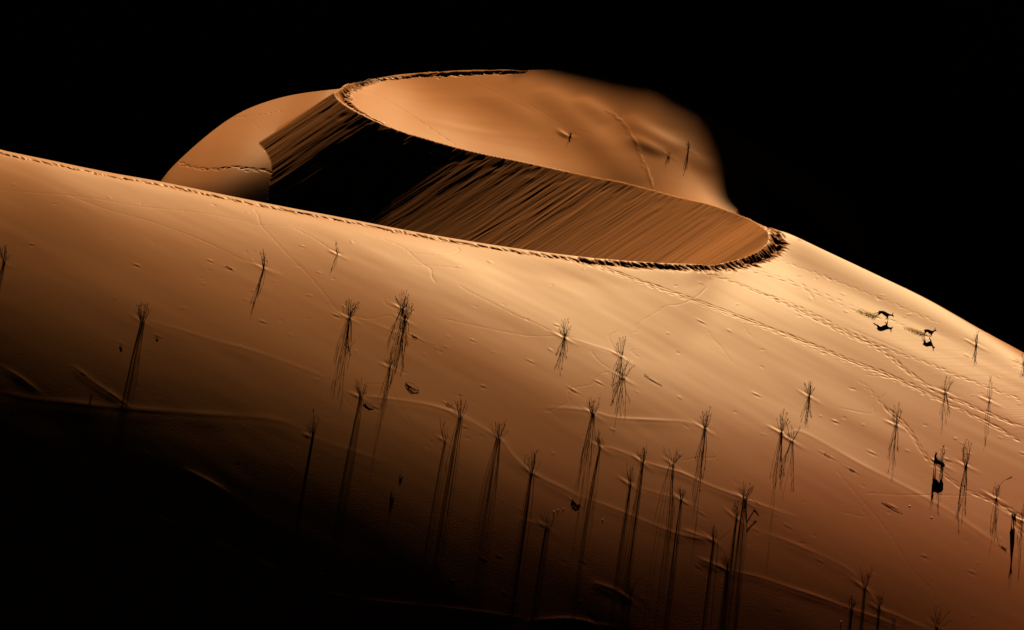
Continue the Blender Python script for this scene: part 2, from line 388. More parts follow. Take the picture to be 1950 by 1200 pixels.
# avalanche tongues down the slip face
onslip = sideB & (RU >= np.maximum(CO, MM)-0.02)
stv = V+0.10*Noise(24)(S/3.0, V/1.5)+0.25*Noise(25)(S/9.0, V/4)
cut = lambda n, a, b: np.maximum(0, n)**a*b
st = 0.036*Noise(21)(stv/0.7, S/10)+0.024*Noise(22)(stv/0.36, S/6)-0.055*np.maximum(0, Noise(23)(stv/0.5, S/7)-0.4)+0.020*Noise(26)(stv/0.2, S/3)+0.010*Noise(29)(stv/0.11, S/1.5)
st = st*(0.8+0.5*Noise(30)(S/12, V/6))
fadec = sstep(0.0, 1.6, dist_s+0.8*Noise(27)(V/0.7, S*0))
H = np.where(onslip, H+st*0.85*fadec*np.where(XX < -8, 0.8, 1.0), H)
H = np.where(onslip, H-0.05*np.maximum(0, Noise(28)(V/0.5, dist_s/1.3))*sstep(3.5, 0.4, dist_s), H)

def window(cx, cy, r):
    i0, i1 = np.searchsorted(GX, cx-r), np.searchsorted(GX, cx+r); j0, j1 = np.searchsorted(GY, cy-r), np.searchsorted(GY, cy+r)
    return slice(j0, j1), slice(i0, i1)
def stamp(cx, cy, ang, l, wd, h, side=None, asym=0.0, pw=1.0):
    """an elongated dent (h<0) or bump (h>0); asym adds a rim on the light side"""
    js, is_ = window(cx, cy, 2.6*max(l, wd))
    if js.stop-js.start < 2 or is_.stop-is_.start < 2: return
    h = h*float(NLF[js.start:js.stop:4, is_.start:is_.stop:4].mean())**pw
    X = XX[js, is_]-cx; Y = YY[js, is_]-cy
    c, s_ = math.cos(ang), math.sin(ang)
    a = (X*c+Y*s_)/l; b = (-X*s_+Y*c)/wd
    k = h*np.exp(-a*a-b*b)
    if asym: k = k-asym*h*np.exp(-a*a-(b+1.5)**2)-0.5*asym*h*np.exp(-a*a-(b-1.6)**2)
    if side is not None: k = np.where(sideB[js, is_] == side, k, 0)
    H[js, is_] += k
rnd = random.Random(4)
AW = math.atan2(WD[1], WD[0])
def resample(W, step):
    d = np.r_[0, np.cumsum(np.hypot(np.diff(W[:, 0]), np.diff(W[:, 1])))]
    t = np.arange(0, d[-1], step); return np.stack([np.interp(t, d, W[:, 0]), np.interp(t, d, W[:, 1])], 1), np.interp(t, d, np.linspace(0, 1, len(d)))
def path(pix, st=6):
    W = cast(dens(pix, st)); W = W[W[:, 1] < 112]; keep = [0]
    for i in range(1, len(W)):
        if np.hypot(*(W[i, :2]-W[keep[-1], :2])) < 12: keep.append(i)
    return W[keep]
def footprints(W, step, lat, ang, l, wd, depth, side=False, jit=0.3, asym=0.06, dup=1, two=0.0, aj=.18):
    P, _ = resample(W, step); n = len(P)
    for i in range(n-1):
        t = P[i+1]-P[i]; t = t/(np.hypot(*t)+1e-9); nrm = np.array([-t[1], t[0]])
        for k in range(dup):
            o = rnd.gauss(0, lat)+(two if i % 2 else -two)
            c = P[i]+nrm*o+t*rnd.uniform(-jit, jit)*step
            a = (math.atan2(t[1], t[0]) if ang is None else ang)+rnd.gauss(0, aj)
            stamp(c[0], c[1], a, l*rnd.uniform(.6, 1.4), wd*rnd.uniform(.7, 1.3), -depth*rnd.uniform(.5, 1.25), side, asym)
AG = math.atan2(-1.15, 1.0)       # scuffs run down the windward side
# the beaten path along the crests
footprints(path([(x, y+6.5) for x, y in SEG1[1:]]), .42, .13, AG+.15, .38, .075, .105, dup=2, asym=.04)
footprints(path([(1100,496),(1200,504),(1300,509),(1350,508),(1393,505),(1427,497),(1457,483),(1477,471),(1482,463),(1477,450),(1470,438),(1457,428),(1440,420)]), .16, .22, AG, .38, .085, .12, dup=3)
footprints(path([(1427,497),(1457,485),(1482,468),(1483,458),(1476,446)]), .17, .26, AG, .46, .09, .13, dup=3)
footprints(path([(998,138.5),(940,138.5),(883,141.5),(817,144),(783,147),(733,151.5),(700,157),(675,165),(660,173),(656,181),(664,194),(680,207),(703,221),(730,234)]), .18, .20, AG, .38, .10, .12, dup=3)
footprints(path([(656,178),(657,190),(668,200)]), .15, .26, AG, .38, .10, .12, dup=3)
# tracks over the windward face
def track(pix, depth=.06, step=.55, two=.14, l=.22, wd=.09, lat=.04): footprints(path(pix), step, lat*.7, None, l*1.35, wd*.6, depth*.60, two=two*.85, asym=0, side=None, jit=.12, aj=.07)
track([(1050,489),(1130,504),(1200,527),(1300,561),(1400,597),(1500,636),(1560,659),(1620,685),(1700,716),(1800,765),(1870,800),(1950,842)], .09, l=.30)
track([(1050,490),(1130,507),(1200,530),(1300,564),(1400,601),(1500,639),(1620,689),(1720,729),(1800,768)], .06)
track([(1330,515),(1380,528),(1430,548),(1500,580),(1560,610),(1620,640),(1680,668),(1720,700),(1760,730),(1800,752),(1950,816)], .085, l=.30)
track([(1440,553),(1500,574),(1560,603),(1620,634),(1700,670),(1760,690),(1815,714),(1880,738),(1950,766)], .06)
track([(1415,509),(1460,520),(1510,537),(1560,557),(1610,579),(1660,601)], .045, step=.7, two=.3)
track([(1480,492),(1560,520),(1640,552),(1720,585),(1800,620)], .03, step=.6, two=.1)
track([(1690,606),(1720,620),(1752,633)], .05)
track([(1690,776),(1730,815),(1760,862),(1790,893),(1830,925),(1870,943),(1898,957),(1925,978),(1950,1003)], .09, l=.32)
track([(1640,725),(1690,776)], .03)
track([(1915,962),(1950,985)], .10, l=.35); track([(1935,1000),(1955,1030)], .10, l=.35)
track([(338,306),(352,315),(375,320),(410,322),(440,319),(470,321),(500,325),(520,330)], .16, step=.2, lat=.16, l=.16, wd=.09, two=.1)
track([(440,223),(480,219),(520,213),(548,208)], .09, step=.6, two=.0, l=.14, wd=.11)
track([(690,166),(725,183),(760,203),(800,230),(840,256),(870,276)], .05, step=.35, two=.02, l=.2, wd=.08)
track([(1160,212),(1185,232),(1205,262),(1222,300),(1238,340),(1245,358)], -.05, step=.40, lat=.12, l=.40, wd=.13, two=.05)
# long thin drag marks left by blown stems, and lizard trails
def drag(pix, depth=.0075, wd=.05): footprints(path(pix, 4), .16, .015, None, .16, wd, depth, side=None, asym=0)
for q in [[(485,400),(492,412),(496,428),(510,444),(532,468),(556,493),(580,516),(605,544),(630,575),(650,600)],
          [(0,363),(60,368),(120,372),(190,380),(260,392),(320,398),(400,408),(480,424)],
          [(130,372),(200,398),(280,420),(360,448),(420,474),(470,500)],
          [(480,428),(540,431),(590,430),(600,433)],[(560,435),(600,456),(628,475),(643,482)],
          [(700,445),(760,468),(778,480),(800,500),(820,514),(823,528),(832,542)],[(780,482),(800,484),(840,487),(862,484),(875,476),(868,470)],
          [(875,545),(900,560),(940,580),(985,603),(1030,622),(1066,643)],[(850,610),(920,625),(1000,640),(1060,642)],
          [(1345,545),(1330,560),(1310,572),(1290,578),(1270,580),(1250,592),(1230,604),(1214,615),(1212,628),(1204,634)],
          [(1172,631),(1160,642),(1165,655),(1178,676)],[(1215,680),(1202,668),(1207,665)],[(1158,702),(1140,688),(1127,672),(1130,668)],
          [(1158,710),(1140,716),(1127,733),(1105,738),(1085,742),(1082,750),(1085,768)],
          [(1083,768),(1060,778),(1040,784),(1040,780),(1062,795),(1070,808)],
          [(700,850-120),(740,735),(760,770),(790,815),(830,850),(870,885),(905,930),(960,990)],
          [(1595,900),(1625,935),(1660,975),(1695,1020),(1720,1060),(1745,1095),(1770,1120),(1785,1150)],
          [(1600,975),(1650,985),(1640,968),(1655,955)],[(1650,940),(1720,943),(1800,942),(1850,943)],
          [(670,600),(700,607),(740,602),(752,605)],[(755,590),(735,580),(733,572),(745,568)],[(565,660),(557,690),(563,700)],
          [(1360,820),(1367,838),(1366,860),(1362,873),(1330,873),(1300,878)],[(790,505),(840,508),(880,512)],
          [(1350,630),(1360,645),(1375,660),(1395,690)],[(1530,545),(1545,560),(1552,575)],[(1420,612),(1418,622),(1432,640)],
          [(600,700),(640,735),(665,770),(690,790)],[(645,725),(630,770),(610,790),(633,800)],[(1620,625),(1700,660),(1720,670)],
          [(1600,775),(1660,785),(1665,770),(1690,745)],[(1650,712),(1680,716),(1700,720)],
          [(480,232),(500,250)],[(810,150),(815,165)],[(1060,240),(1066,228),(1080,227),(1085,233)],[(1055,265),(1040,270),(1035,262)],
          [(1100,250),(1130,262)],[(1000,195),(1060,232),(1100,262)],[(905,160),(960,185),(1020,215)]]:
    drag(q)
# low sand ridges blown between the tufts: lit on their far side, dark on ours
def ridge(pix, hgt=.10, wd=.45, wob=.25):
    W = path(pix, 5); P, f = resample(W, .25); n = len(P)
    for i in range(n-1):
        t = P[i+1]-P[i]; t = t/(np.hypot(*t)+1e-9)
        e_ = math.sin(math.pi*min(1, max(0, (i+1)/n)))**.5
        hh = hgt*0.24*e_*(1+wob*math.sin(i*.23+hgt*50)+rnd.gauss(0, .06))
        stamp(P[i][0]-WP[0]*wd*.3, P[i][1]-WP[1]*wd*.3, math.atan2(t[1], t[0]), .35, wd*1.25, hh*.34, pw=.55)
        stamp(P[i][0]+WP[0]*wd*.45, P[i][1]+WP[1]*wd*.45, math.atan2(t[1], t[0]), .35, wd*.36, hh*.30, pw=.55)
for q, hh, wd in [([(0,752),(60,765),(130,772),(200,780),(300,788),(400,795),(500,802),(545,812),(590,833)],.12,.7),
          ([(590,833),(620,848),(680,868),(740,890)],.06,.6),
          ([(0,697),(40,722),(85,757)],.10,.25),([(140,700),(175,728),(215,755),(250,780)],.16,.3),
          ([(687,757),(740,762),(800,770),(840,780),(876,793),(905,810),(935,828),(949,835)],.13,.45),
          ([(949,835),(975,870),(995,888),(1013,900),(1035,915),(1080,937),(1110,955)],.12,.4),
          ([(1100,945),(1180,975),(1240,1000),(1300,1022),(1359,1033),(1385,1045)],.10,.35),
          ([(1075,645),(1120,658),(1165,672),(1183,682)],.05,.35),([(1040,780),(1090,783),(1129,790),(1170,800),(1250,805),(1300,808),(1342,820)],.11,.5),
          ([(1144,852),(1180,862),(1224,882),(1260,893),(1300,905),(1350,928),(1417,953),(1450,966),(1520,990)],.14,.35),
          ([(1440,812),(1488,830),(1520,825),(1570,850),(1640,890),(1720,930),(1800,975),(1880,1030),(1950,1080)],.08,.6),
          ([(1385,1088),(1440,1100),(1500,1120),(1560,1140),(1600,1155),(1622,1163),(1670,1180),(1720,1200)],.14,.3),
          ([(1647,1120),(1674,1160),(1700,1172),(1740,1190),(1765,1200)],.13,.3),
          ([(1330,1065),(1385,1088)],.14,.3),([(1430,1010),(1500,1035),(1600,1080),(1640,1112)],.08,.4),
          ([(1300,1010),(1359,1032)],.14,.3),([(1043,1005),(1020,1000),(980,990)],.08,.4),([(1200,1143),(1160,1122),(1120,1110)],.10,.35),
          ([(350,895),(400,920),(440,945)],.10,.3),([(420,1090),(500,1110),(560,1125),(610,1130),(700,1145),(850,1160),(1000,1180)],.08,.3),
          ([(1000,1185),(1080,1180),(1135,1190),(1180,1200)],.08,.3),([(250,965),(330,1000),(420,1040),(500,1075),(600,1125)],.10,.35),
          ([(665,605),(700,615),(765,640),(830,660)],.05,.4),([(270,612),(320,625),(400,650),(480,672),(560,700),(650,735)],.07,.5),
          ([(1200,922),(1230,935),(1297,955),(1340,975)],.06,.35),([(460,500),(485,506),(502,511),(540,528)],.05,.3)]:
    ridge(q, hh, wd)
def fold(pix, hgt, wd):
    P, f = resample(path(pix, 5), .5); n = len(P)
    for i in range(n-1):
        t = P[i+1]-P[i]; stamp(P[i][0], P[i][1], math.atan2(t[1], t[0]), .9, wd, hgt*.3*math.sin(math.pi*min(1, (i+.7)/n))**.6)
for q_, h_, w_ in (([(1030,170),(1070,205),(1110,240),(1150,285),(1190,325),(1225,352)], .34, 1.5), ([(1100,190),(1140,215),(1160,235)], .25, 1.0),
                   ([(1190,222),(1230,250),(1270,272),(1309,289)], .2, .9), ([(1200,262),(1240,282),(1272,297)], .22, .6), ([(1310,292),(1340,315),(1362,330)], .14, .9),
                   ([(900,175),(960,200),(1030,235),(1080,262)], .10, 1.2), ([(760,215),(860,240),(960,262)], .06, .9), ([(1085,262),(1072,256),(1058,245)], .16, .22)):
    fold(q_, h_, w_)
# sand tails beside tufts and litter
TUFTS = [
 # base px, height px, fan width px, stems, lean, seed heads, description
 (270,612,35,30,16,.10,.9,'dark grass tuft with pale seed heads, standing left of all others on the mid slope'),
 (502,512,31,14,10,.05,.5,'narrow upright grass tuft highest on the left slope, under the long crest'),
 (664,606,34,34,15,.20,.7,'wide fan-shaped grass tuft, upper slope, one stem bent over to the right'),
 (766,590,33,24,13,.05,.5,'grass tuft at the top of the overlapping pair on the upper middle slope'),
 (771,612,38,26,16,.15,.8,'grass tuft at the bottom of the overlapping pair, leaning right'),
 (742,698,27,16,8,-.1,.2,'short grass tuft beside flattened litter, below the overlapping pair'),
 (1075,646,33,18,11,.15,.4,'lone slim grass tuft with one tall stem in the centre of the slope'),
 (1183,681,38,13,7,.0,.5,'slim grass tuft standing right above a wider one in the centre'),
 (1187,722,34,40,12,.35,.7,'wide grass tuft spreading to the right, directly below the slim centre tuft'),
 (687,757,36,26,11,.05,.1,'bare fan of straight stems on the long sand ridge, left of centre'),
 (595,834,42,24,11,.08,.1,'dark grass tuft with one tall clubbed stem, on the dim lower left ridge'),
 (876,794,40,28,12,.0,.3,'upright grass tuft on the crest of the long sand ridge, left of centre'),
 (848,841,40,12,3,-.5,.3,'thin forked stem tuft at the lower left of the ridge-top tuft'),
 (949,834,32,34,14,.0,.2,'open spreading grass tuft on the ridge, in the middle of the slope'),
 (1013,901,46,26,12,.12,.4,'grass tuft with one tall drooping head beside a dark litter streak'),
 (1043,1006,34,40,10,-.05,.2,'sprawling dim grass tuft in the lower middle, near the pale pebbles'),
 (1129,791,34,26,13,.0,.0,'tuft of many straight bare stems standing on the pale ridge right of centre'),
 (1144,853,36,14,9,-.1,.1,'narrow grass tuft just below the straight-stemmed one'),
 (1224,883,36,17,10,.0,.1,'left one of two grass tufts side by side on the bright lower ridge'),
 (1200,923,42,18,8,.12,.3,'grass tuft with one tall thin stem, just below and left of the bright ridge'),
 (1280,886,34,34,9,.1,.2,'v-shaped open grass tuft, right one of two on the bright lower ridge'),
 (1297,952,29,17,9,.0,.0,'small dense grass tuft below the v-shaped one'),
 (1342,819,39,18,12,.2,.4,'grass tuft on the pale ridge with a strong shadow, centre right'),
 (1417,953,36,26,12,.2,.1,'grass tuft standing over a drooping tangle on the bright lower ridge'),
 (1403,988,38,20,9,-.1,.1,'grass tuft just left of and below the one with the drooping tangle'),
 (1359,1031,33,13,8,-.1,.0,'slim dark grass tuft with one stem thrown far to the right, lower right'),
 (1385,1088,37,22,12,-.05,.1,'dark grass tuft with curled dead leaves at its foot, lower right'),
 (1488,826,46,26,11,.25,.4,'taller left one of a close pair of tufts on the right slope'),
 (1508,842,32,36,9,.2,.2,'shorter right one of a close pair, opening like a v, on the right slope'),
 (1541,754,30,18,10,.0,.6,'compact brush-like tuft alone on the right slope'),
 (1707,808,42,18,9,.1,.6,'loose grass tuft above the standing antelope, right slope'),
 (1800,749,35,22,7,.35,.1,'sparse tuft at the meeting of two footprint trails, upper right'),
 (1884,766,48,5,3,.0,.4,'single tall straight stem near the right edge of the slope'),
 (1859,657,26,12,6,.1,.2,'small pale tuft close under the skyline at the right'),
 (1948,692,26,9,5,.0,.2,'small tuft cut by the right edge, near the skyline'),
 (1840,885,46,20,11,.0,.7,'oval tuft with many seed heads, right of the standing antelope'),
 (1793,882,34,10,5,.3,.7,'thin seed-headed tuft right behind the standing antelope'),
 (1897,948,33,12,7,-.1,.3,'tuft with one long stem arching right to a heavy head, lower right'),
 (1946,990,34,7,4,.0,.2,'thin tuft at the right edge beside the front-facing antelope'),
 (1647,1121,42,24,9,.05,.2,'tuft with two tall side stems near the bottom, lower right'),
 (1622,1163,32,18,10,.05,.0,'dense dark tuft on a red ridge, bottom right'),
 (1674,1161,36,16,9,.0,.0,'dark upright tuft on the ridge just right of the dense one, bottom right'),
 (1702,1184,16,12,3,.0,.0,'very small dark tuft at the bottom, right of the ridge pair'),
 (1785,1196,40,36,8,.1,.3,'wide sparse tuft at the bottom edge, far right'),
 (1200,1144,44,14,6,.1,.2,'dim tuft with one stem leaning far right, bottom centre'),
 (1135,1192,34,26,7,.0,.0,'barely lit tuft at the bottom edge, centre'),
 (643,487,26,6,3,.05,.0,'single thin stem with a long shadow just below the long crest'),
 (8,500,34,24,11,-.05,.1,'dark spreading tuft at the left edge of the slope'),
 (1085,262,9,9,6,.0,.0,'small dead tuft on the far plateau, inside the upper curve of the crest'),
 (1311,289,19,8,6,.0,.2,'taller tuft on the far plateau, close to the shadow edge'),
 (1273,298,7,9,5,.1,.0,'low tuft on the far plateau, left of the taller one'),
 (172,757,9,10,5,-.3,.0,'stubby clump on a dark sand hump, dim left side'),
]
TP = cast([(t[0], t[1]) for t in TUFTS])
for (t, p) in zip(TUFTS, TP):
    if t[2] > 20 or t[1] < 300:
        k_ = (1 if t[1] > 300 else .8)*rnd.uniform(.7, 1.2); a_ = (AW if t[1] > 300 else -1.1)+rnd.gauss(0, .06)
        stamp(p[0]-math.cos(a_)*.6, p[1]-math.sin(a_)*.6, a_, rnd.uniform(.4, .9), .14, .050*k_*rnd.uniform(.4, 1.2), pw=.8); stamp(p[0]-WD[0]*.35+.12, p[1]-WD[1]*.35+.22, a_, .6, .22, -.03*k_)
        stamp(p[0]+WD[0]*.7, p[1]+WD[1]*.7, a_, .8, .18, .014); stamp(p[0], p[1], 0, .22, .2, .03)
LITTER = [(435,511),(785,737),(700,771),(1245,727),(790,642),(1092,745),(855,770),(765,899),(748,933),(1095,957),(1575,868),(1622,896),(1700,966),(1805,873),(300,640),(232,655),(1020,905),(1305,958),(1336,978),(1440,1010),(1560,1068),(1500,1003),(885,812),(1948,862),(500,612),(160,712),(715,775),(1335,610),(400,497),(60,465),(260,505),(575,470),(640,600),(920,735),(1010,690),(1140,730),(1440,750),(1590,800),(1660,860),(1760,1060),(1850,1090),(1480,1160),(1330,1080),(920,1065),(950,1060),(1110,1070),(900,650),(1060,620)]
LP = cast(LITTER)
for i, p in enumerate(LP):
    if i in (1, 2, 7, 8): continue
    L_ = rnd.uniform(.25, .5)*(1.6 if i < 16 else 1); h_ = rnd.uniform(.02, .04)
    stamp(p[0], p[1], AW, L_, .10, h_*1.3); stamp(p[0]+.05, p[1]-.16, AW, L_, .10, -h_)
q = cast([(rnd.uniform(0, 1950), rnd.uniform(300, 1200)) for _ in range(300)])
for p in q:
    if p[1] > 30 or not np.isfinite(p[1]): continue
    a_ = rnd.uniform(.08, .35); h_ = rnd.choice([1, -1])*rnd.uniform(.008, .026)
    stamp(p[0], p[1], AW+rnd.gauss(0, .2), a_, .09, h_, side=False)
for cx_, cy_ in [(1668,602),(1655,597),(1762,638),(1750,632),(1742,629)]:
    p = cast([(cx_, cy_)])[0]; stamp(p[0], p[1], AW, .4, .10, -.05)

H = np.where(np.abs(H-BASE) < 3, H, BASE)
# valley floor
fl = VALLEY+1.5*Noise(3)(XX/40, YY/40)
H = fl+np.logaddexp(0, np.clip((H-fl)/2.0, -200, 400))*2.0

def grid_mesh(name, X, Y, Z):
    ny, nx = Z.shape
    me = bpy.data.meshes.new(name)
    co = np.stack([X, Y, Z], -1).astype(np.float32).reshape(-1)
    me.vertices.add(nx*ny); me.vertices.foreach_set('co', co)
    i = np.arange(nx-1)[None, :]+np.arange(ny-1)[:, None]*nx
    f = np.stack([i, i+1, i+1+nx, i+nx], -1).astype(np.int32).reshape(-1)
    nf = (nx-1)*(ny-1)
    me.loops.add(nf*4); me.loops.foreach_set('vertex_index', f)
    me.polygons.add(nf); me.polygons.foreach_set('loop_start', np.arange(nf, dtype=np.int32)*4)
    me.polygons.foreach_set('use_smooth', np.ones(nf, bool))
    me.update(calc_edges=True); me.validate()
    o = bpy.data.objects.new(name, me); sc.collection.objects.link(o); return o

def sand_material():
    m = bpy.data.materials.new('sand'); m.use_nodes = True; t = m.node_tree; N = t.nodes; L = t.links
    N.clear(); out = N.new('ShaderNodeOutputMaterial'); mix = N.new('ShaderNodeMixShader')
    df = N.new('ShaderNodeBsdfDiffuse'); gl = N.new('ShaderNodeBsdfGlossy')
    df.inputs['Color'].default_value = SAND_D+(1,); df.inputs['Roughness'].default_value = 0.0
    gl.inputs['Color'].default_value = SAND_G+(1,); gl.inputs['Roughness'].default_value = SAND_R
    mix.inputs[0].default_value = SAND_F
    L.new(df.outputs[0], mix.inputs[1]); L.new(gl.outputs[0], mix.inputs[2]); L.new(mix.outputs[0], out.inputs[0])
    tc = N.new('ShaderNodeTexCoord'); n1 = N.new('ShaderNodeTexNoise'); n1.inputs['Scale'].default_value = 6.0; n1.inputs['Detail'].default_value = 5
    L.new(tc.outputs['Object'], n1.inputs['Vector'])
    sp = N.new('ShaderNodeVectorMath'); sp.operation = 'DOT_PRODUCT'; sp.inputs[1].default_value = (0.28/34, -1/34, 0)
    L.new(tc.outputs['Object'], sp.inputs[0])
    n2 = N.new('ShaderNodeTexNoise'); n2.inputs['Scale'].default_value = 0.06; n2.inputs['Detail'].default_value = 6; L.new(tc.outputs['Object'], n2.inputs['Vector'])
    ad = N.new('ShaderNodeMath'); ad.operation = 'ADD'; L.new(sp.outputs['Value'], ad.inputs[0]); L.new(n2.outputs['Fac'], ad.inputs[1])
    cr = N.new('ShaderNodeValToRGB'); cr.color_ramp.interpolation = 'EASE'
    cr.color_ramp.elements[0].position = .36; cr.color_ramp.elements[0].color = (0.62, 0.202, 0.049, 1)
    cr.color_ramp.elements[1].position = 1.5 if False else 1.0; cr.color_ramp.elements[1].color = (0.62, 0.135, 0.027, 1)
    ml = N.new('ShaderNodeMath'); ml.operation = 'MULTIPLY'; ml.inputs[1].default_value = .62; L.new(ad.outputs[0], ml.inputs[0])
    L.new(ml.outputs[0], cr.inputs[0]); L.new(cr.outputs[0], df.inputs['Color'])
    b = N.new('ShaderNodeBump'); b.inputs['Strength'].default_value = 0.18; b.inputs['Distance'].default_value = 0.02
    L.new(n1.outputs['Fac'], b.inputs['Height']); L.new(b.outputs[0], df.inputs['Normal']); L.new(b.outputs[0], gl.inputs['Normal'])
    return m
SAND = sand_material()
dune = grid_mesh('dune', XX, YY, H); dune.data.materials.append(SAND); dune['kind'] = 'structure'
# flat desert floor to the horizon
gx = np.array([-9000, -3000, -400, 400, 3000, 9000.]); gX, gY = np.meshgrid(gx, gx)
fo = grid_mesh('ground', gX, gY, np.full(gX.shape, VALLEY-2.5)); fo.data.materials.append(SAND); fo['kind'] = 'structure'
# far dune ridge, above the frame, whose shadow lies over the valley
YR = 232.0
EDGE = [(1000,138),(1067,150),(1133,170),(1200,190),(1267,215),(1317,245),(1345,290),(1360,340),(1372,385)]
EW = raycast(H, EDGE); prof = []
for p in EW:
    if p[1] > 110: print('miss', p); continue
    t = (YR-p[1])/LV[1]; prof.append((p[0]+LV[0]*t, p[2]+LV[2]*t))
prof = sorted(prof)
print('shadow profile', prof)
arr = []
for q in raycast(H, [(660,166),(700,158),(760,150),(830,143),(900,140),(950,139),(980,138.5)]):
    if q[1] < 110: t = (YR-q[1])/LV[1]; arr.append((q[0]+LV[0]*t, q[2]+LV[2]*t-1.6))
arr = [a_ for a_ in sorted(arr) if a_[0] < prof[0][0]-3]+[(prof[0][0]-1.2, prof[0][1]-.2)]
q1 = raycast(H, [(1487, 441)])[0]; A1 = q1[2]+LV[2]*(YR-q1[1])/LV[1]; print('arr', arr, A1)
pp = [(-900, arr[0][1]-18), (arr[0][0]-35, arr[0][1]-13), (arr[0][0]-4, arr[0][1]-9)]+arr+[(a_, b_+0.35) for a_, b_ in prof]+[(prof[-1][0]+3, A1-6.5), (prof[-1][0]+8, A1-4.5), (prof[-1][0]+13, A1-1.8), (900, A1-1.6)]
rx = np.unique(np.concatenate([np.linspace(-900, 900, 181), np.linspace(-30, 180, 141)]))
hz = np.interp(rx, [a for a, b in pp], [b for a, b in pp])
ry = YR+np.array([-330, -108, -80, -50, -25, -8, 0, 8, 25, 60, 150, 300, 700])
fz = 1-np.abs(ry-YR)/np.array([330]*6+[1]+[700]*6)
fz = np.where(ry < YR, 1-(YR-ry)/108.0, 1-(ry-YR)/600.0); fz = np.maximum(fz, -0.02)
RX, RY = np.meshgrid(rx, ry)
RZ = VALLEY-2+(hz[None, :]-VALLEY+2)*fz[:, None]
RZ += 3*Noise(8)(RX/30, RY/30)*(np.abs(RY-YR) > 30)
rid = grid_mesh('far_dune_ridge', RX, RY, RZ); rid.data.materials.append(SAND); rid['kind'] = 'structure'
#@OBJECTS
import os
if os.environ.get('DUMP'): np.savez('/workdir/dump.npz', H=H, GX=GX, GY=GY, RU=RU, WU=WU, CO=CO, sideB=sideB, BASE=BASE, MM=MM, WF=WF, W2=W2)
# ================================================================== things
def mat(name, col, rough=.8, spec=.2):
    m = bpy.data.materials.new(name); m.use_nodes = True; t = m.node_tree; b = t.nodes['Principled BSDF']
    b.inputs['Roughness'].default_value = rough; b.inputs['Specular IOR Level'].default_value = spec
    n = t.nodes.new('ShaderNodeTexNoise'); n.inputs['Scale'].default_value = 9; r = t.nodes.new('ShaderNodeValToRGB')
    r.color_ramp.elements[0].position = .35; r.color_ramp.elements[1].position = .7
    r.color_ramp.elements[0].color = [c*.6 for c in col]+[1]; r.color_ramp.elements[1].color = [min(1, c*1.3) for c in col]+[1]
    tc = t.nodes.new('ShaderNodeTexCoord'); t.links.new(tc.outputs['Object'], n.inputs['Vector'])
    t.links.new(n.outputs['Fac'], r.inputs[0]); t.links.new(r.outputs[0], b.inputs['Base Color']); return m
M_STEM = mat('dry_stem', (.085, .05, .028)); M_HEAD = mat('seed_head', (.13, .085, .05)); M_COAT = mat('antelope_coat', (.10, .05, .024)); M_HORN = mat('horn', (.02, .017, .014), .4)
M_PALEHEAD = mat('pale_seed_head', (.45, .40, .33)); M_PEB = mat('pale_pebble', (.72, .68, .6), .5); M_TWIG = mat('twig', (.06, .038, .024)); M_GRAIN = mat('kicked_sand', (.95, .72, .36), .9, 0)
tr_ = M_GRAIN.node_tree.nodes.new('ShaderNodeBsdfTranslucent'); tr_.inputs[0].default_value = (1, .8, .42, 1)
M_GRAIN.node_tree.links.new(tr_.outputs[0], M_GRAIN.node_tree.nodes['Material Output'].inputs[0])
def ground(x, y): return float(samp(H, np.array([x]), np.array([y]))[0])
def tube_into(bm, P, r0, r1, n=4):
    rings = []
    for i, p in enumerate(P):
        t = (P[min(i+1, len(P)-1)]-P[max(i-1, 0)]); t = t/(np.linalg.norm(t)+1e-9)
        a = np.cross(t, [0.3, 1, 0.2]); a /= np.linalg.norm(a)+1e-9; b = np.cross(t, a)
        r = r0+(r1-r0)*i/(len(P)-1)
        rings.append([bm.verts.new(p+r*(a*math.cos(2*math.pi*k/n)+b*math.sin(2*math.pi*k/n))) for k in range(n)])
    for i in range(len(P)-1):
        for k in range(n): bm.faces.new((rings[i][k], rings[i][(k+1) % n], rings[i+1][(k+1) % n], rings[i+1][k]))
    bm.faces.new(rings[0][::-1]); bm.faces.new(rings[-1])
def link(name, bm, m, parent=None, loc=None):
    me = bpy.data.meshes.new(name); bm.to_mesh(me); bm.free(); me.materials.append(m)
    o = bpy.data.objects.new(name, me); sc.collection.objects.link(o)
    if parent: o.parent = parent
    if loc is not None: o.location = loc
    return o
def thing(name, label, cat, loc, group=None):
    o = bpy.data.objects.new(name, None); sc.collection.objects.link(o); o.location = loc; o.empty_display_size = .3
    o['label'] = label; o['category'] = cat
    if group: o['group'] = group
    return o
def head_into(bm, tip, d, L, r):
    """a ragged seed head: spindle of small spikelets"""
    d = d/np.linalg.norm(d)
    tube_into(bm, [tip-d*L*.5, tip-d*L*.2, tip+d*L*.2, tip+d*L*.5], r*.5, r*.4, 5)
    for k in range(5):
        c = tip+d*L*rnd.uniform(-.45, .45); o_ = np.array([rnd.uniform(-1, 1), rnd.uniform(-1, 1), rnd.uniform(-.2, 1)])*r*2.2
        tube_into(bm, [c, c+o_*.5+d*.03, c+o_+d*.07], r*.35, r*.12, 3)
